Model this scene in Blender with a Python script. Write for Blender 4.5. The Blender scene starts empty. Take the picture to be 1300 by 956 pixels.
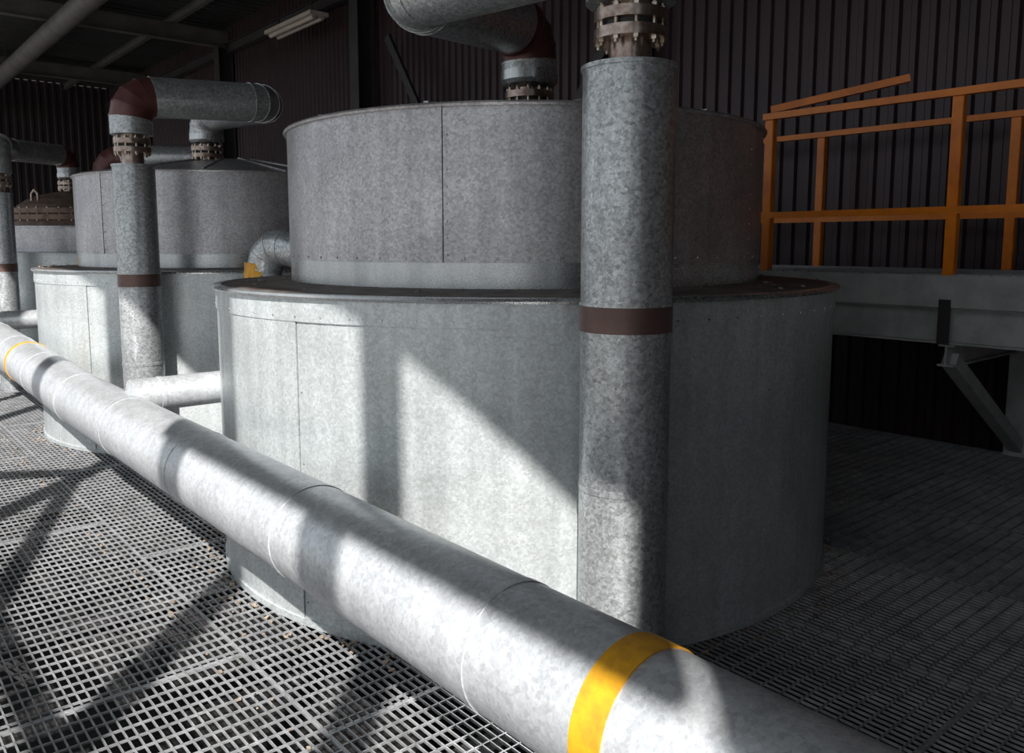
import bpy, math, random
from mathutils import Vector, Matrix
random.seed(4)
sc = bpy.context.scene
TH = math.radians(40.33)
N = Vector((math.cos(TH), math.sin(TH), 0))      # across the hall (towards the back wall)
U = Vector((-math.sin(TH), math.cos(TH), 0))     # along the hall
ZA = Vector((0, 0, 1))
def W(a, t, z=0.0): return N*a + U*t + ZA*z

# ------------------------------------------------------------ materials
def new_mat(name):
    m = bpy.data.materials.new(name); m.use_nodes = True
    nt = m.node_tree; b = nt.nodes['Principled BSDF']
    return m, nt, b
def galv(name, lo, hi, scale=75, metallic=0.55, rough=(0.36, 0.55), tint=(1, 1, 1), stain=0.25, spangle=1.0, fine=0.35):
    m, nt, b = new_mat(name); L = nt.links; nd = nt.nodes
    tc = nd.new('ShaderNodeTexCoord')
    nz0 = nd.new('ShaderNodeTexNoise'); nz0.inputs['Scale'].default_value = 80; nz0.inputs['Detail'].default_value = 3
    L.new(tc.outputs['Object'], nz0.inputs['Vector'])
    mx0 = nd.new('ShaderNodeVectorMath'); mx0.operation = 'MULTIPLY_ADD'
    mx0.inputs[1].default_value = (0.014, 0.014, 0.014)
    L.new(nz0.outputs['Color'], mx0.inputs[0]); L.new(tc.outputs['Object'], mx0.inputs[2])
    vo = nd.new('ShaderNodeTexVoronoi'); vo.inputs['Scale'].default_value = scale
    L.new(mx0.outputs[0], vo.inputs['Vector'])
    vo2 = nd.new('ShaderNodeTexVoronoi'); vo2.inputs['Scale'].default_value = scale*2.3
    L.new(mx0.outputs[0], vo2.inputs['Vector'])
    mixv = nd.new('ShaderNodeMix'); mixv.data_type = 'RGBA'; mixv.inputs['Factor'].default_value = fine
    L.new(vo.outputs['Color'], mixv.inputs['A']); L.new(vo2.outputs['Color'], mixv.inputs['B'])
    sep = nd.new('ShaderNodeSeparateColor'); L.new(mixv.outputs['Result'], sep.inputs[0])
    nz = nd.new('ShaderNodeTexNoise'); nz.inputs['Scale'].default_value = 2.2; nz.inputs['Detail'].default_value = 8
    nz.inputs['Roughness'].default_value = 0.7
    L.new(tc.outputs['Object'], nz.inputs['Vector'])
    mp = nd.new('ShaderNodeMapping'); mp.inputs['Scale'].default_value = (9, 9, 0.7); L.new(tc.outputs['Object'], mp.inputs['Vector'])
    st = nd.new('ShaderNodeTexNoise'); st.inputs['Scale'].default_value = 1.5; st.inputs['Detail'].default_value = 5
    L.new(mp.outputs[0], st.inputs['Vector'])
    rmp = nd.new('ShaderNodeMapRange'); rmp.inputs['To Min'].default_value = lo; rmp.inputs['To Max'].default_value = hi
    mid = nd.new('ShaderNodeMapRange'); mid.inputs['To Min'].default_value = 0.5-0.5*spangle; mid.inputs['To Max'].default_value = 0.5+0.5*spangle
    L.new(sep.outputs[0], mid.inputs['Value']); L.new(mid.outputs[0], rmp.inputs['Value'])
    r2 = nd.new('ShaderNodeMapRange'); r2.inputs['From Min'].default_value = 0.3; r2.inputs['From Max'].default_value = 0.7
    r2.inputs['To Min'].default_value = 1-stain; r2.inputs['To Max'].default_value = 1+stain*0.5
    L.new(nz.outputs['Fac'], r2.inputs['Value'])
    r3 = nd.new('ShaderNodeMapRange'); r3.inputs['From Min'].default_value = 0.3; r3.inputs['From Max'].default_value = 0.7
    r3.inputs['To Min'].default_value = 1-stain*0.6; r3.inputs['To Max'].default_value = 1.08
    L.new(st.outputs['Fac'], r3.inputs['Value'])
    m1 = nd.new('ShaderNodeMath'); m1.operation = 'MULTIPLY'; L.new(rmp.outputs[0], m1.inputs[0]); L.new(r2.outputs[0], m1.inputs[1])
    m2 = nd.new('ShaderNodeMath'); m2.operation = 'MULTIPLY'; L.new(m1.outputs[0], m2.inputs[0]); L.new(r3.outputs[0], m2.inputs[1])
    cc = nd.new('ShaderNodeVectorMath'); cc.operation = 'SCALE'; cc.inputs[0].default_value = tint
    L.new(m2.outputs[0], cc.inputs['Scale']); L.new(cc.outputs[0], b.inputs['Base Color'])
    rr = nd.new('ShaderNodeMapRange'); rr.inputs['To Min'].default_value = rough[0]; rr.inputs['To Max'].default_value = rough[1]
    L.new(sep.outputs[1], rr.inputs['Value']); L.new(rr.outputs[0], b.inputs['Roughness'])
    b.inputs['Metallic'].default_value = metallic
    return m
def paint(name, col, col2=None, rough=0.5, metallic=0.0, scale=6, lo=0.4, hi=0.65):
    m, nt, b = new_mat(name); L = nt.links; nd = nt.nodes
    tc = nd.new('ShaderNodeTexCoord'); nz = nd.new('ShaderNodeTexNoise')
    nz.inputs['Scale'].default_value = scale; nz.inputs['Detail'].default_value = 6; nz.inputs['Roughness'].default_value = 0.65
    L.new(tc.outputs['Object'], nz.inputs['Vector'])
    cr = nd.new('ShaderNodeValToRGB'); cr.color_ramp.elements[0].position = lo; cr.color_ramp.elements[1].position = hi
    cr.color_ramp.elements[0].color = (*col, 1); cr.color_ramp.elements[1].color = (*(col2 or [c*0.7 for c in col]), 1)
    L.new(nz.outputs['Fac'], cr.inputs[0]); L.new(cr.outputs[0], b.inputs['Base Color'])
    b.inputs['Roughness'].default_value = rough; b.inputs['Metallic'].default_value = metallic
    return m
M_TANK = galv('galvanised_tank_sheet', 0.48, 0.78, scale=100, metallic=0.5, tint=(0.95, 1.0, 1.0), stain=0.22, spangle=0.9, rough=(0.34, 0.46))
M_UP = galv('galvanised_upper_sheet', 0.36, 0.70, scale=95, metallic=0.62, tint=(0.99, 0.96, 0.98), stain=0.26, rough=(0.3, 0.43))
M_BAND = galv('smooth_zinc_sheet', 0.5, 0.62, scale=140, metallic=0.8, tint=(0.98, 1, 1), stain=0.15, spangle=0.5, rough=(0.22, 0.32))
M_RISER = galv('galvanised_riser_jacket', 0.26, 0.74, scale=80, metallic=0.62, tint=(0.96, 0.99, 1.0), stain=0.15, rough=(0.28, 0.4), fine=0.4)
M_PIPE = galv('galvanised_pipe_jacket', 0.54, 0.82, scale=72, metallic=0.5, tint=(0.97, 0.99, 1.01), stain=0.14, rough=(0.3, 0.4), fine=0.4)
M_LID = paint('dusty_tank_top', (0.2, 0.175, 0.155), (0.09, 0.06, 0.05), 0.65, 0.2, 9)
M_BROWN = paint('brown_painted_band', (0.12, 0.068, 0.058), (0.17, 0.10, 0.085), 0.38, 0.3)
M_BROWN2 = paint('oxide_red_elbow', (0.10, 0.035, 0.032), (0.15, 0.06, 0.055), 0.35, 0.3)
M_YEL = paint('yellow_orange_band', (0.78, 0.38, 0.015), (0.55, 0.25, 0.02), 0.45, 0, 18)
M_STEEL = paint('bare_steel_flange', (0.48, 0.39, 0.34), (0.22, 0.14, 0.105), 0.28, 0.85, 22)
M_BOLT = paint('plated_bolt', (0.62, 0.54, 0.45), (0.32, 0.24, 0.18), 0.3, 0.85, 20)
M_RUST = paint('rusty_cover_flange', (0.2, 0.14, 0.11), (0.1, 0.06, 0.045), 0.55, 0.4, 12)
M_ORANGE = paint('orange_rail_paint', (0.95, 0.26, 0.01), (0.75, 0.19, 0.01), 0.35, 0, 5)
M_WHITE = paint('pale_grey_beam_paint', (0.50, 0.50, 0.48), (0.34, 0.33, 0.32), 0.5, 0, 4)
M_WALL = paint('maroon_corrugated_sheet', (0.054, 0.028, 0.032), (0.036, 0.021, 0.023), 0.4, 0.1, 1.2)
M_WALL2 = paint('dark_corrugated_sheet', (0.045, 0.032, 0.034), (0.032, 0.023, 0.024), 0.5, 0.1, 1.2)
M_ROOF = paint('roof_sheet', (0.05, 0.05, 0.05), (0.04, 0.038, 0.036), 0.6, 0.1, 1)
M_BEAM = paint('dark_structural_steel', (0.06, 0.055, 0.055), (0.04, 0.036, 0.036), 0.5, 0.2, 3)
M_ROOFBEAM = paint('roof_structural_steel', (0.15, 0.14, 0.135), (0.10, 0.09, 0.085), 0.55, 0.1, 3)
M_GRATE = galv('galvanised_grating', 0.34, 0.56, scale=30, metallic=0.4, stain=0.4, rough=(0.32, 0.5), tint=(0.98, 0.98, 1.0))
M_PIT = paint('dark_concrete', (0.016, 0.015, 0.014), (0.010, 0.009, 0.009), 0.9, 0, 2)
M_GROUND = paint('outside_concrete', (0.26, 0.25, 0.23), (0.2, 0.19, 0.18), 0.9, 0, 1)
M_DEB = paint('rust_debris', (0.36, 0.29, 0.22), (0.16, 0.12, 0.09), 0.9, 0, 30)
M_LAMP = paint('lamp_diffuser', (0.6, 0.52, 0.47), (0.5, 0.43, 0.38), 0.4, 0, 3)

# ------------------------------------------------------------ mesh builder
class MB:
    def __init__(s): s.v = []; s.f = []; s.m = []; s.s = []; s.mats = []
    def mi(s, mat):
        if mat not in s.mats: s.mats.append(mat)
        return s.mats.index(mat)
    def add(s, vs, fs, mat, smooth=False):
        o = len(s.v); k = s.mi(mat); s.v += [Vector(p) for p in vs]
        for f in fs: s.f.append([i+o for i in f]); s.m.append(k); s.s.append(smooth)
    def box(s, c, e1, e2, e3, h1, h2, h3, mat):
        c = Vector(c); vs = []
        for i in (-1, 1):
            for j in (-1, 1):
                for k in (-1, 1): vs.append(c + e1*(h1*i) + e2*(h2*j) + e3*(h3*k))
        s.add(vs, [(0,1,3,2),(4,6,7,5),(0,4,5,1),(2,3,7,6),(0,2,6,4),(1,5,7,3)], mat)
    def beam(s, p, q, w, h, mat, up=ZA):
        p = Vector(p); q = Vector(q); d = (q-p); l = d.length; d.normalize()
        e2 = up.cross(d)
        if e2.length < 1e-3: e2 = N.copy()
        e2.normalize(); e3 = d.cross(e2).normalized()
        s.box((p+q)/2, d, e2, e3, l/2, w/2, h/2, mat)
    def ibeam(s, p, q, w, h, mat, up=ZA, tf=0.012):
        p = Vector(p); q = Vector(q); d = (q-p).normalized(); e2 = up.cross(d)
        if e2.length < 1e-3: e2 = N.copy()
        e2.normalize(); e3 = d.cross(e2).normalized(); l = (q-p).length/2; c = (p+q)/2
        s.box(c, d, e2, e3, l, tf/2, h/2-tf, mat)
        s.box(c+e3*(h/2-tf/2), d, e2, e3, l, w/2, tf/2, mat)
        s.box(c-e3*(h/2-tf/2), d, e2, e3, l, w/2, tf/2, mat)
    def channel(s, p, q, w, h, mat, side=1, tf=0.014):
        p = Vector(p); q = Vector(q); d = (q-p).normalized(); e2 = ZA.cross(d).normalized()*side
        l = (q-p).length/2; c = (p+q)/2
        s.box(c, d, e2, ZA, l, tf/2, h/2, mat)
        for k in (-1, 1): s.box(c+e2*(w/2)+ZA*(k*(h/2-tf/2)), d, e2, ZA, l, w/2, tf/2, mat)
    def cyl(s, c, ax, r, h, mat, n=32, r2=None, smooth=True):
        c = Vector(c); ax = Vector(ax).normalized(); r2 = r if r2 is None else r2
        e1 = ax.orthogonal().normalized(); e2 = ax.cross(e1)
        A = [c + (e1*math.cos(2*math.pi*i/n)+e2*math.sin(2*math.pi*i/n))*r for i in range(n)]
        B = [c + ax*h + (e1*math.cos(2*math.pi*i/n)+e2*math.sin(2*math.pi*i/n))*r2 for i in range(n)]
        s.add(A+B, [(i, (i+1)%n, n+(i+1)%n, n+i) for i in range(n)], mat, smooth)
        s.add(A, [tuple(range(n))[::-1]], mat); s.add(B, [tuple(range(n))], mat)
    def tube(s, pts, r, mat, n=40, bend=0.0, nb=4, mats=None, bead=0.0, caps=True):
        P = [Vector(p) for p in pts]
        Q = [P[0]]; tag = []
        for i in range(1, len(P)-1):
            d0 = (P[i]-P[i-1]).normalized(); d1 = (P[i+1]-P[i]).normalized(); ang = d0.angle(d1)
            if bend <= 0 or ang < 0.02: Q.append(P[i]); tag.append(('s', i)); continue
            tl = bend*math.tan(ang/2); a = P[i]-d0*tl
            ax = d0.cross(d1).normalized(); cdir = ax.cross(d0).normalized(); c = a + cdir*bend
            Q.append(a); tag.append(('s', i))
            for k in range(1, nb+1):
                rot = Matrix.Rotation(ang*k/nb, 3, ax); Q.append(c + rot @ (a-c)); tag.append(('b', i))
        Q.append(P[-1]); tag.append(('s', len(P)-1))
        D = [(Q[i+1]-Q[i]).normalized() for i in range(len(Q)-1)]
        e1 = D[0].orthogonal().normalized()
        for i in range(len(D)):
            if i > 0: e1 = D[i-1].rotation_difference(D[i]) @ e1
            e2 = D[i].cross(e1)
            n0 = D[i] if i == 0 else (D[i-1]+D[i]).normalized()
            n1 = D[i] if i == len(D)-1 else (D[i]+D[i+1]).normalized()
            A = []; B = []
            for k in range(n):
                o = (e1*math.cos(2*math.pi*k/n)+e2*math.sin(2*math.pi*k/n))*r
                A.append(Q[i]+o - D[i]*(o.dot(n0)/D[i].dot(n0))); B.append(Q[i+1]+o - D[i]*(o.dot(n1)/D[i].dot(n1)))
            mt = mat
            if mats: mt = mats.get(tag[i], mat)
            s.add(A+B, [(k, (k+1)%n, n+(k+1)%n, n+k) for k in range(n)], mt, True)
            if caps and i == 0: s.add(A, [tuple(range(n))[::-1]], mt)
            if caps and i == len(D)-1: s.add(B, [tuple(range(n))], mt)
            if bead > 0 and i > 0 :
                s.ring(Q[i], n0, r+bead, 0.012, mt, n)
    def ring(s, c, ax, r, w, mat, n=40):
        ax = ax.normalized(); s.cylopen(c-ax*(w/2), ax, r, w, mat, n)
    def cylopen(s, c, ax, r, h, mat, n=40, r_in=None):
        e1 = ax.orthogonal().normalized(); e2 = ax.cross(e1); ri = r*0.93 if r_in is None else r_in
        R = []
        for (rr, hh) in ((ri, 0), (r, 0), (r, h), (ri, h)):
            R.append([c+ax*hh+(e1*math.cos(2*math.pi*i/n)+e2*math.sin(2*math.pi*i/n))*rr for i in range(n)])
        for q in range(3):
            s.add(R[q]+R[q+1], [(i, (i+1)%n, n+(i+1)%n, n+i) for i in range(n)], mat, True)
    def lathe(s, c, prof, mat, n=96, smooth=True):
        c = Vector(c)
        for q in range(len(prof)-1):
            (r0, z0), (r1, z1) = prof[q], prof[q+1]
            A = [c+Vector((r0*math.cos(2*math.pi*i/n), r0*math.sin(2*math.pi*i/n), z0)) for i in range(n)]
            B = [c+Vector((r1*math.cos(2*math.pi*i/n), r1*math.sin(2*math.pi*i/n), z1)) for i in range(n)]
            s.add(A+B, [(i, (i+1)%n, n+(i+1)%n, n+i) for i in range(n)], mat, smooth)
    def arc(s, c, r, a0, a1, z0, z1, mat, n=48, th=0.012, flare=0.0):
        c = Vector(c); A = []; B = []
        for i in range(n+1):
            a = math.radians(a0+(a1-a0)*i/n)
            rr = r + flare*(i/n)
            A.append(c+Vector((rr*math.sin(a), -rr*math.cos(a), z0))); B.append(c+Vector((rr*math.sin(a), -rr*math.cos(a), z1)))
        s.add(A+B, [(i, i+1, n+2+i, n+1+i) for i in range(n)], mat, True)
        for i in (0, n):
            a = math.radians(a0 if i == 0 else a1); d = Vector((math.sin(a), -math.cos(a), 0))
            s.add([A[i], B[i], B[i]-d*th, A[i]-d*th], [(0, 1, 2, 3)], mat)
    def flange(s, c, r, ax=ZA, nb=10, h=0.035, gap=0.022, stub=0.07):
        ax = Vector(ax); c = Vector(c)
        s.cyl(c, ax, r, h, M_STEEL, 40); s.cyl(c+ax*(h+gap), ax, r, h, M_STEEL, 40)
        s.cyl(c+ax*h, ax, r*0.78, gap, M_BEAM, 32)
        e1 = ax.orthogonal().normalized(); e2 = ax.cross(e1)
        for i in range(nb):
            a = 2*math.pi*i/nb+0.2; p = c + (e1*math.cos(a)+e2*math.sin(a))*r*0.87
            s.cyl(p-ax*0.022, ax, 0.008, 2*h+gap+0.044, M_BOLT, 8)
            s.cyl(p-ax*0.012, ax, 0.014, 0.012, M_BOLT, 6, smooth=False)
            s.cyl(p+ax*(2*h+gap), ax, 0.014, 0.012, M_BOLT, 6, smooth=False)
    def rivets(s, c, r, z, a0, a1, step, mat):
        a = a0
        while a < a1:
            d = Vector((math.sin(math.radians(a)), -math.cos(math.radians(a)), 0))
            s.cyl(Vector(c)+d*(r-0.002)+ZA*z, d, 0.0065, 0.006, mat, 8, r2=0.004)
            a += step
    def vrivets(s, c, r, ang, z0, z1, step, mat):
        z = z0; d = Vector((math.sin(math.radians(ang)), -math.cos(math.radians(ang)), 0))
        while z < z1:
            s.cyl(Vector(c)+d*(r-0.002)+ZA*z, d, 0.005, 0.005, mat, 8, r2=0.003); z += step
    def mesh(s, name, origin):
        me = bpy.data.meshes.new(name)
        me.from_pydata([tuple(p-origin) for p in s.v], [], s.f)
        for m in s.mats: me.materials.append(m)
        me.polygons.foreach_set('material_index', s.m); me.polygons.foreach_set('use_smooth', s.s); me.update()
        return me
    def done(s, name, origin=None):
        if origin is None:
            lo = [min(p[i] for p in s.v) for i in range(3)]; hi = [max(p[i] for p in s.v) for i in range(3)]
            origin = Vector(((lo[0]+hi[0])/2, (lo[1]+hi[1])/2, lo[2]))
        ob = bpy.data.objects.new(name, s.mesh(name, origin)); ob.location = origin; sc.collection.objects.link(ob)
        return ob

# ------------------------------------------------------------ building shell
A_W = 7.0; T0 = -7.0; T1 = 26.5; ROOF = 5.9; A_F = -1.8
def corrugated(name, origin, along, normal, length, z0, z1, mat, period=0.15, depth=0.03):
    b = MB(); prof = [(0, 0), (0.09, 0), (0.115, 1), (0.175, 1)]
    pts = []; s0 = 0
    while s0 < length:
        for (q, d) in prof: pts.append((min(s0+q*period/0.2, length), d*depth))
        s0 += period
    pts.append((length, 0))
    lo = [origin+along*q+normal*d+ZA*z0 for q, d in pts]; hi = [origin+along*q+normal*d+ZA*z1 for q, d in pts]
    n = len(pts); b.add(lo+hi, [(i, i+1, n+i+1, n+i) for i in range(n-1)], mat)
    return b.done(name)
WT = ROOF+0.24
corrugated('wall_back', W(A_W, T0), U, -N, T1-T0, -1.2, WT, M_WALL)
corrugated('wall_far', W(A_F, T1), N, -U, A_W-A_F, -1.2, WT, M_WALL2, period=0.2)
corrugated('wall_near', W(A_F, T0), N, U, A_W-A_F, -1.2, WT, M_WALL2, period=0.2)
corrugated('added_shade_wall', W(A_F, -4.6), U, N, 2.1, -1.2, 5.6, M_WALL2, period=0.2)  # unseen panel added to shade the tank's right side and the near pipe
b = MB(); pts = []; q = T0
while q < T1:
    for (dq, d) in ((0, 0), (0.1, 0), (0.13, 0.04), (0.22, 0.04)): pts.append((q+dq, d))
    q += 0.25
n = len(pts)
b.add([W(A_F-0.3, t, ROOF+0.2+d) for t, d in pts]+[W(A_W+0.05, t, ROOF+0.2+d) for t, d in pts], [(i, i+1, n+i+1, n+i) for i in range(n-1)], M_ROOF)
b.done('ceiling')
b = MB()
for t in [0.4+5.6*i for i in range(-1, 5)]:
    b.ibeam(W(A_F+0.12, t, ROOF-0.12), W(A_W-0.1, t, ROOF-0.12), 0.18, 0.32, M_ROOFBEAM)
for a in (-0.6, 1.0, 2.6, 4.2, 5.8):
    b.ibeam(W(a, T0, ROOF+0.12), W(a, T1, ROOF+0.12), 0.1, 0.14, M_ROOFBEAM)
b.done('roof_beams')
b = MB()
b.ibeam(W(A_F, T0, 5.87), W(A_F, T1, 5.87), 0.16, 0.5, M_BEAM)
b.done('eaves_beam')
b = MB()
b.ibeam(W(A_W-0.14, T0, ROOF-0.3), W(A_W-0.14, T1, ROOF-0.3), 0.14, 0.2, M_BEAM)
b.done('wall_girt')
for t in (0.4, 6.0, 11.6, 17.2, 22.8):
    b = MB(); b.ibeam(W(A_W-0.22, t, -1.2), W(A_W-0.22, t, ROOF-0.3), 0.26, 0.3, M_BEAM, up=N); b.done('steel_column')
for t in (-2.4, -0.90, 0.37, 2.92, 5.6, 8.4, 11.2, 14.0, 16.8, 19.6, 22.4):
    b = MB(); b.box(W(A_F, t, 2.2), N, U, ZA, 0.06, 0.062, 3.4, M_BEAM)
    b.box(W(A_F, t, 0.02), N, U, ZA, 0.12, 0.12, 0.01, M_BEAM); b.done('facade_post')
b = MB(); b.box(W(A_F-0.1, -0.95, 4.64), N, U, ZA, 0.03, 1.37, 0.10, M_BEAM); b.done('facade_girt')
b = MB()  # unseen bars added behind the camera to cast shadow stripes on the floor
b.beam(W(A_F-0.1, 0.37, 2.0), W(A_F-0.1, 2.92, 4.0), 0.05, 0.14, M_BEAM)
b.beam(W(A_F-0.1, 5.6, 2.0), W(A_F-0.1, 2.92, 4.0), 0.05, 0.14, M_BEAM)
b.beam(W(A_F-0.1, -0.9, 2.95), W(A_F-0.1, 5.6, 2.95), 0.04, 0.12, M_BEAM)
b.done('added_shade_bars')
b = MB()
b.beam(W(6.62, 10.6, 4.6), W(6.62, 8.2, 1.2), 0.05, 0.12, M_BEAM)
b.beam(W(6.62, 5.4, 4.8), W(6.62, 8.2, 1.2), 0.05, 0.12, M_BEAM)
b.done('wall_brace')
b = MB(); b.tube([W(3.5, T0+0.2, 5.3), W(3.5, T1-0.2, 5.3)], 0.17, M_ROOFBEAM, 24)
for t in range(-6, 26, 3): b.beam(W(3.5, t, 5.45), W(3.5, t, 6.05), 0.02, 0.02, M_BEAM)
b.done('ceiling_duct')
b = MB(); c = W(6.35, 13.0, 5.20)
b.box(c, U, N, ZA, 0.85, 0.16, 0.03, M_LAMP)
for k in (-1, 1): b.tube([c+N*0.07*k-ZA*0.055-U*0.8, c+N*0.07*k-ZA*0.055+U*0.8], 0.035, M_LAMP, 12)
for k in (-0.6, 0.6): b.beam(c+U*k, c+U*k+ZA*0.87, 0.015, 0.015, M_BEAM)
b.done('fluorescent_light_fixture')

# grounds
b = MB(); g = -1.2
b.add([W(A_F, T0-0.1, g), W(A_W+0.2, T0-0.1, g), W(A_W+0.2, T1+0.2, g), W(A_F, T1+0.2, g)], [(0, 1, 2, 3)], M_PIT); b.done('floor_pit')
b = MB(); b.add([W(-60, -60, g-0.01), W(60, -60, g-0.01), W(60, 80, g-0.01), W(-60, 80, g-0.01)], [(0, 1, 2, 3)], M_GROUND); b.done('ground_outside')
# grating floor made of welded bar panels
X, Y = Vector((1, 0, 0)), Vector((0, 1, 0)); hb = 0.005
PA, PT = 0.955, 2.0
b = MB(); nbars = 31; sp = (PA-0.003)/(nbars-1)
for k in range(nbars):
    e = 0.005 if k in (0, nbars-1) else 0.0022
    b.box(Vector((k*sp, PT/2-0.002, -hb)), Y, X, ZA, PT/2-0.002, e, hb, M_GRATE)
y = 0.04
while y < PT-0.02:
    b.box(Vector((PA/2, y, -0.004)), X, Y, ZA, PA/2-0.002, 0.003, 0.004, M_GRATE); y += 0.072
for y in (0.003, PT-0.007): b.box(Vector((PA/2, y, -hb)), X, Y, ZA, PA/2-0.003, 0.005, hb, M_GRATE)
pm = b.mesh('grating_panel', Vector((0, 0, 0)))
fl = bpy.data.objects.new('floor', None); fl.rotation_euler = (0, 0, TH); sc.collection.objects.link(fl)
i = 0
for ia in range(9):
    for it in range(17):
        o = bpy.data.objects.new('grating_panel_%d' % i, pm); o.parent = fl
        o.location = (A_F+0.11+ia*PA, T0+0.02+it*PT - (0.7 if ia % 2 else 0)*(1 if it > 0 else 0), -0.001*((ia*7+it*3) % 4)*0.8)
        sc.collection.objects.link(o); i += 1
b = MB()
for a in (-1.6, 0.22, 2.13, 4.04, 6.8): b.ibeam(W(a, T0+0.1, -0.115), W(a, T1-0.1, -0.115), 0.1, 0.19, M_BEAM)
for t in [-5.8+2.0*i for i in range(16)]: b.ibeam(W(A_F+0.1, t, -0.315), W(A_W-0.1, t, -0.315), 0.1, 0.2, M_BEAM)
b.done('floor_beams')

# ------------------------------------------------------------ tanks
def tank(cx, cy, R, r, seamL, seamU, zr=1.395, zt=2.165, cone=2.36):
    b = MB(); c = Vector((cx, cy, 0))
    b.lathe(c, [(R-0.02, 0.0), (R-0.02, zr)], M_BEAM)
    for k in range(5):
        a0 = seamL+72*k
        b.arc(c, R-0.002, a0, a0+71.85, 0.003, zr-0.104, M_TANK, n=60, flare=0.006, th=0.014)
        b.vrivets(c, R, a0+0.6, 0.1, zr-0.12, 0.3, M_BAND)
    b.lathe(c, [(R-0.02, zr-0.106), (R+0.008, zr-0.106), (R+0.005, zr)], M_TANK)
    b.rivets(c, R+0.006, zr-0.085, 0, 360, 5, M_BAND)
    b.lathe(c, [(R, zr-0.012), (R+0.022, zr-0.014), (R+0.026, zr-0.004), (R+0.02, zr+0.006), (R-0.02, zr+0.008)], M_BAND)
    b.lathe(c, [(R-0.02, zr+0.006), (r, zr+0.02)], M_LID)
    b.lathe(c, [(R-0.003, 0.03), (R+0.01, 0.028), (R+0.01, 0.0)], M_TANK)
    b.lathe(c, [(r-0.012, zr), (r-0.012, zt)], M_BEAM)
    b.lathe(c, [(r, zr+0.01), (r, zr+0.131)], M_BAND)
    for k in range(5):
        a0 = seamU+72*k
        b.arc(c, r+0.003, a0, a0+71.86, zr+0.128, zt-0.003, M_UP, n=60, flare=0.004, th=0.012)
        b.vrivets(c, r+0.005, a0+0.7, zr+0.16, zt-0.05, 0.07, M_BAND)
    b.rivets(c, r+0.006, zr+0.145, 0, 360, 6, M_BAND)
    b.lathe(c, [(r-0.01, zt-0.01), (r+0.018, zt-0.01), (r+0.022, zt), (r+0.016, zt+0.008), (r-0.03, zt+0.012), (0.25, cone), (0.0, cone)], M_UP)
    for k in range(12):
        a = math.radians(30*k+10); d = Vector((math.sin(a), -math.cos(a), 0))
        b.beam(c+d*(r-0.03)+ZA*(zt+0.018), c+d*0.25+ZA*(cone+0.006), 0.02, 0.012, M_UP)
    return b
C1 = Vector((0.067, 4.65, 0)); C2 = Vector((-2.61, 7.67, 0)); C3 = Vector((-5.64, 10.93, 0))
tank(C1.x, C1.y, 1.64, 1.27, -35, -16, cone=2.28).done('insulated_tank')
tank(C2.x, C2.y, 1.6, 1.27, -22, -30).done('insulated_tank')
b = MB(); c = C3.copy()
b.lathe(c, [(1.6, 0), (1.6, 1.48), (1.625, 1.48), (1.62, 1.5), (0.95, 1.51)], M_TANK)
b.rivets(c, 1.6, 1.41, 0, 360, 6, M_BAND)
b.lathe(c, [(0.965, 1.5), (0.965, 1.8), (0.985, 1.8), (0.98, 1.82), (0.8, 1.83)], M_UP)
b.lathe(c, [(0.8, 1.83), (0.8, 1.9), (0.89, 1.9), (0.89, 1.96), (0.84, 1.96), (0.84, 1.98), (0.89, 1.98), (0.89, 2.04), (0.8, 2.04)], M_RUST, smooth=False)
b.lathe(c, [(0.8, 2.04), (0.76, 2.09), (0.66, 2.16), (0.52, 2.22), (0.36, 2.26), (0.2, 2.285), (0, 2.295)], M_RUST)
for k in range(40):
    a = math.radians(k*9); p = c+Vector((math.cos(a), math.sin(a), 0))*0.862
    b.cyl(p+ZA*1.885, ZA, 0.009, 0.17, M_STEEL, 8); b.cyl(p+ZA*2.04, ZA, 0.018, 0.014, M_STEEL, 6); b.cyl(p+ZA*1.886, ZA, 0.018, 0.014, M_STEEL, 6)
for aa in (-115, -35, 100):
    a = math.radians(aa); d = Vector((math.cos(a), math.sin(a), 0)); q = d.cross(ZA)
    p = c+d*0.68+ZA*2.1
    b.tube([p-q*0.06, p-q*0.06+ZA*0.12, p+ZA*0.17, p+q*0.06+ZA*0.12, p+q*0.06], 0.015, M_STEEL, 8)
b.done('dished_lid_vessel')

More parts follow.
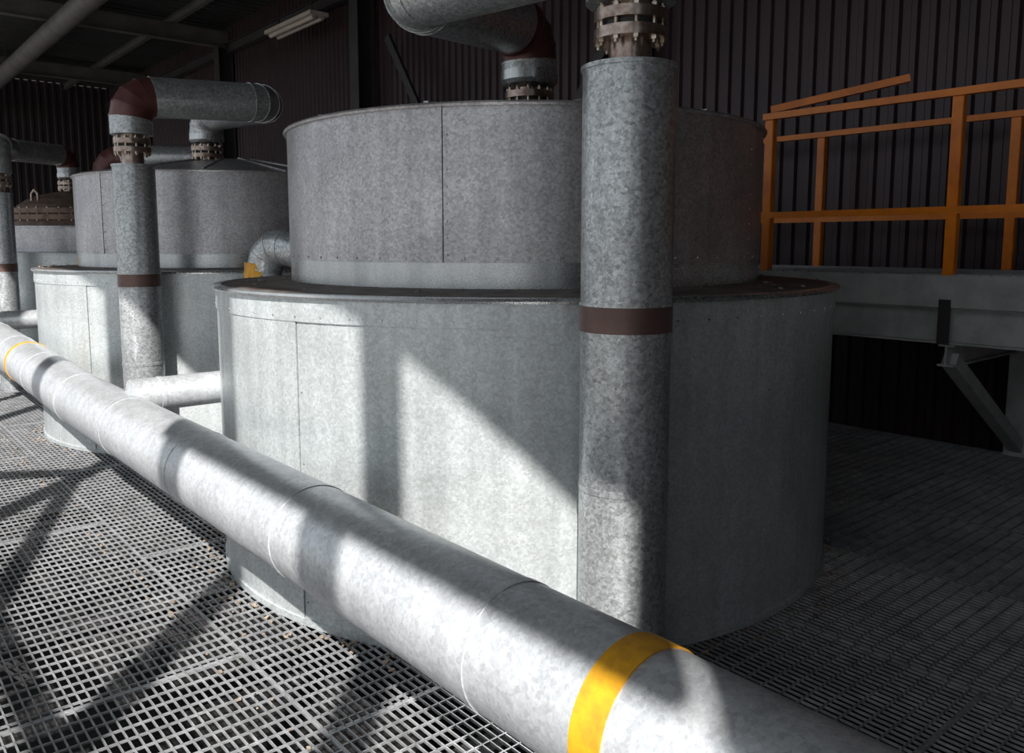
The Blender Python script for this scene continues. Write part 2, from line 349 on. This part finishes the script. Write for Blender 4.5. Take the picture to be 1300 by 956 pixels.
# ------------------------------------------------------------ riser pipes with overhead return
def riser(x, y, r, E, noz, ztop=2.19, leg=2.63, brown_at='e', nzz=2.40, rl=0.15, leg2=2.76):
    b = MB(); P = Vector((x, y, 0))
    b.tube([P+ZA*0.0, P+ZA*ztop], r, M_RISER, 64)
    for z in (0.02, 0.75): b.ring(P+ZA*z, ZA, r+0.003, 0.02, M_RISER, 64)
    b.ring(P+ZA*(ztop-0.006), ZA, r+0.006, 0.014, M_RISER, 64)
    b.ring(P+ZA*1.345, ZA, r+0.003, 0.088, M_BROWN, 64)
    b.ring(P+ZA*1.395, ZA, r+0.005, 0.01, M_RISER, 64); b.ring(P+ZA*1.296, ZA, r+0.005, 0.01, M_RISER, 64)
    b.cyl(P+ZA*(ztop-0.01), ZA, 0.072, 0.12, M_STEEL, 32)
    b.flange(P+ZA*(ztop+0.085), 0.122, nb=10)
    z1 = ztop+0.085+0.092
    b.cyl(P+ZA*z1, ZA, 0.072, 0.05, M_STEEL, 32)
    nz = Vector((noz[0], noz[1], 0)); Ev = Vector((E[0], E[1], 0))
    pts = [P+ZA*(z1+0.03), P+ZA*(leg), Ev+ZA*(leg+0.05), nz+ZA*leg2, nz+ZA*(nzz+0.155)]
    mats = {('b', 1): M_BROWN2} if brown_at == 'e' else {('b', 3): M_BROWN2}
    b.tube(pts, rl, M_RISER, 48, bend=rl+0.015, nb=4, mats=mats, bead=0.004)
    b.cyl(nz+ZA*(nzz-0.15), ZA, 0.07, 0.33, M_STEEL, 32)
    b.flange(nz+ZA*nzz, 0.135, nb=12)
    b.lathe(nz, [(rl+0.006, nzz+0.20), (rl+0.006, nzz+0.15), (rl-0.01, nzz+0.13), (0.07, nzz+0.115)], M_BAND, 40)
    return b
riser(0.397, 2.85, 0.158, (-0.45, 3.72), (0.095, 4.62), brown_at='n', nzz=2.33).done('insulated_riser_pipe')
riser(-2.66, 5.86, 0.14, (-1.84, 6.45), (-2.68, 7.35), ztop=2.15, leg=2.62, rl=0.14, nzz=2.35, leg2=2.72).done('insulated_riser_pipe')
riser(-5.55, 9.0, 0.12, (-5.95, 9.9), (-5.72, 10.75), ztop=2.15, leg=2.66, nzz=2.3, brown_at='n', rl=0.13, leg2=2.72).done('insulated_riser_pipe')
b = MB()
b.tube([(-4.62, 9.45, 0), (-4.62, 9.45, 2.58), (-3.45, 9.75, 2.6), (-3.45, 9.75, 0)], 0.13, M_RISER, 32, bend=0.2, nb=4, mats={('b', 1): M_BROWN2}, bead=0.004)
b.done('crossover_pipe')

# ------------------------------------------------------------ header pipe
b = MB(); ah, zh, rh = 1.172, 0.668, 0.158
def hp(t): return W(ah, t, zh+max(0, t-5.35)*0.03)
b.tube([hp(-2.2), hp(5.35), hp(15)], rh, M_PIPE, 72)
t = -1.62
while t < 15:
    b.ring(hp(t), U, rh+0.0025, 0.03, M_PIPE, 72); t += 1.0
for t, w in ((0.99, 0.078), (6.95, 0.045), (12.0, 0.08)): b.ring(hp(t), U, rh+0.004, w, M_YEL, 72)
for t in (-1.6, 9.6, 12.8):
    zb = hp(t).z-rh
    b.box(W(ah, t, zb-0.01), N, U, ZA, 0.12, 0.05, 0.012, M_BEAM); b.box(W(ah, t, zb/2), N, U, ZA, 0.04, 0.04, zb/2-0.01, M_BEAM)
    b.box(W(ah, t, 0.01), N, U, ZA, 0.1, 0.1, 0.01, M_BEAM)
b.done('insulated_header_pipe')
def branch(t, L, z=0.80, r=0.09):
    b = MB(); b.tube([W(ah+0.05, t, z), W(ah+L, t, z)], r, M_PIPE, 40)
    b.ring(W(ah+0.2, t, z), N, r+0.003, 0.02, M_PIPE, 40)
    return b.done('insulated_branch_pipe')
branch(4.55, 0.85); branch(9.0, 0.9, z=0.88)

for o in (C1, C2):
    b = MB(); ex, ey = -1.70, 0.74
    q0 = o+Vector((-1.33, 0.56, 1.53)); q1 = o+Vector((ex+0.02, ey-0.01, 1.62)); q2 = o+Vector((ex, ey, 1.2))
    b.tube([q0, q1, q2], 0.112, M_RISER, 32, bend=0.15, nb=3, bead=0.003)
    b.tube([o+Vector((ex, ey, 1.21)), o+Vector((ex, ey, 0.0))], 0.112, M_RISER, 32)
    b.ring(o+Vector((ex, ey, 1.425)), Vector((0.08, 0, 1)), 0.119, 0.1, M_YEL, 32)
    d = (q1-q0).normalized()
    b.cyl(q0-d*0.20, d, 0.035, 0.28, M_STEEL, 16); b.cyl(q0-d*0.07, d, 0.075, 0.02, M_STEEL, 20); b.cyl(q0-d*0.04, d, 0.075, 0.02, M_STEEL, 20)
    b.done('shoulder_elbow_pipe')

# ------------------------------------------------------------ platform & railing
b = MB(); zp = 1.415; PA0, PA1, PT0, PT1 = 5.39, 6.6, -4.0, 5.0
a = PA0+0.02
while a < PA1:
    for j in range(9): b.box(W(a, PT0+0.5+j, zp-0.015), U, N, ZA, 0.5, 0.0025, 0.014, M_GRATE)
    a += 0.034
t = PT0
while t < PT1:
    b.box(W((PA0+PA1)/2, t, zp-0.006), N, U, ZA, (PA1-PA0)/2, 0.003, 0.005, M_GRATE); t += 0.1
for a, s in ((PA0, 1), (PA1, -1)): b.channel(W(a, PT0, zp-0.11), W(a, PT1, zp-0.11), 0.07, 0.2, M_WHITE, side=-s)
b.channel(W(PA0, PT1, zp-0.11), W(PA1, PT1, zp-0.11), 0.07, 0.2, M_WHITE, side=-1)
b.ibeam(W(PA0+0.1, PT0, zp-0.33), W(PA0+0.1, PT1, zp-0.33), 0.12, 0.23, M_WHITE)
b.ibeam(W(PA1-0.1, PT0, zp-0.33), W(PA1-0.1, PT1, zp-0.33), 0.12, 0.23, M_WHITE)
for t in (-3.2, -0.5, 2.15):
    b.ibeam(W(PA0+0.05, t, zp-0.52), W(A_W-0.12, t, zp-0.52), 0.1, 0.14, M_WHITE)
    b.beam(W(PA0+0.12, t, zp-0.55), W(6.83, t, 0.08), 0.09, 0.09, M_WHITE)
    b.box(W(6.85, t, 0.5), N, U, ZA, 0.02, 0.09, 0.5, M_WHITE)
    b.box(W(PA0-0.01, t, zp-0.3), N, U, ZA, 0.008, 0.035, 0.14, M_BEAM)
b.done('maintenance_platform')
b = MB(); zt = 2.52
for (a, ts, te) in ((PA0, (3.45, 2.15, 0.85, -0.45, -1.75, -3.05), 3.49), (PA1, (4.9, 3.72, 2.23, 0.74, -0.75, -2.24), 4.95)):
    for t in ts:
        w = 0.03
        b.box(W(a, t, (zp-0.18+zt)/2), N, U, ZA, 0.004, w, (zt-zp+0.18)/2, M_ORANGE)
        b.box(W(a+0.026, t-w, (zp+zt)/2), N, U, ZA, 0.026, 0.004, (zt-zp)/2, M_ORANGE)
    b.beam(W(a, PT0, zt), W(a, te, zt), 0.05, 0.045, M_ORANGE)
    b.beam(W(a, PT0, 1.81), W(a, te, 1.81), 0.012, 0.045, M_ORANGE)
b.beam(W(PA0+0.02, 3.45, zt+0.05), W(PA0+0.38, 2.62, zt+0.2), 0.05, 0.05, M_ORANGE)
b.done('safety_railing')

# debris
b = MB()
def flake(p, s):
    k = random.randint(4, 6); ph = random.random()*6
    top = [p+Vector((math.cos(ph+2*math.pi*i/k)*s*random.uniform(.5, 1), math.sin(ph+2*math.pi*i/k)*s*random.uniform(.5, 1), s*random.uniform(.15, .5))) for i in range(k)]
    bot = [Vector((q.x, q.y, p.z)) for q in top]
    b.add(top+bot, [tuple(range(k))]+[(i, k+i, k+(i+1)%k, (i+1)%k) for i in range(k)], M_DEB)
for i in range(260):
    c, R = random.choice(((C1, 1.67), (C1, 1.67), (C2, 1.63)))
    th = math.radians(random.uniform(-110, 80)); rr = R+abs(random.gauss(0, 0.06))
    flake(c+Vector((math.sin(th)*rr, -math.cos(th)*rr, 0.001)), random.uniform(0.006, 0.018))
for i in range(90):
    flake(W(1.07+random.gauss(0, 0.03), random.uniform(2, 8), 0.001), random.uniform(0.005, 0.014))
for i in range(120):
    c = random.choice((C1, C2))
    th = math.radians(random.uniform(-130, 130)); rr = random.uniform(1.3, 1.58)
    flake(c+Vector((math.sin(th)*rr, -math.cos(th)*rr, 1.412)), random.uniform(0.005, 0.016))
b.done('rust_debris')

# ------------------------------------------------------------ light
S = (-N + U*(-1.05) + ZA*1.25).normalized()
sun = bpy.data.lights.new('sun', 'SUN'); sun.energy = 8.8; sun.angle = math.radians(0.55); sun.color = (1.0, 0.98, 0.95)
so = bpy.data.objects.new('sun', sun); so.rotation_euler = S.to_track_quat('Z', 'Y').to_euler(); so.location = S*20; sc.collection.objects.link(so)
w = bpy.data.worlds.new('sky'); sc.world = w; w.use_nodes = True
bg = w.node_tree.nodes['Background']; bg.inputs['Color'].default_value = (0.84, 0.92, 1.0, 1); bg.inputs['Strength'].default_value = 0.8

cam = bpy.data.cameras.new('camera'); co = bpy.data.objects.new('camera', cam); sc.collection.objects.link(co)
cam.lens = 28.8; cam.sensor_width = 36; cam.sensor_fit = 'HORIZONTAL'; cam.shift_y = -45/1300; cam.clip_start = 0.05; cam.clip_end = 300
co.location = (0, 0, 1.6); co.rotation_euler = (math.radians(90-6.75), 0, 0)
sc.camera = co
sc.view_settings.view_transform = 'Standard'
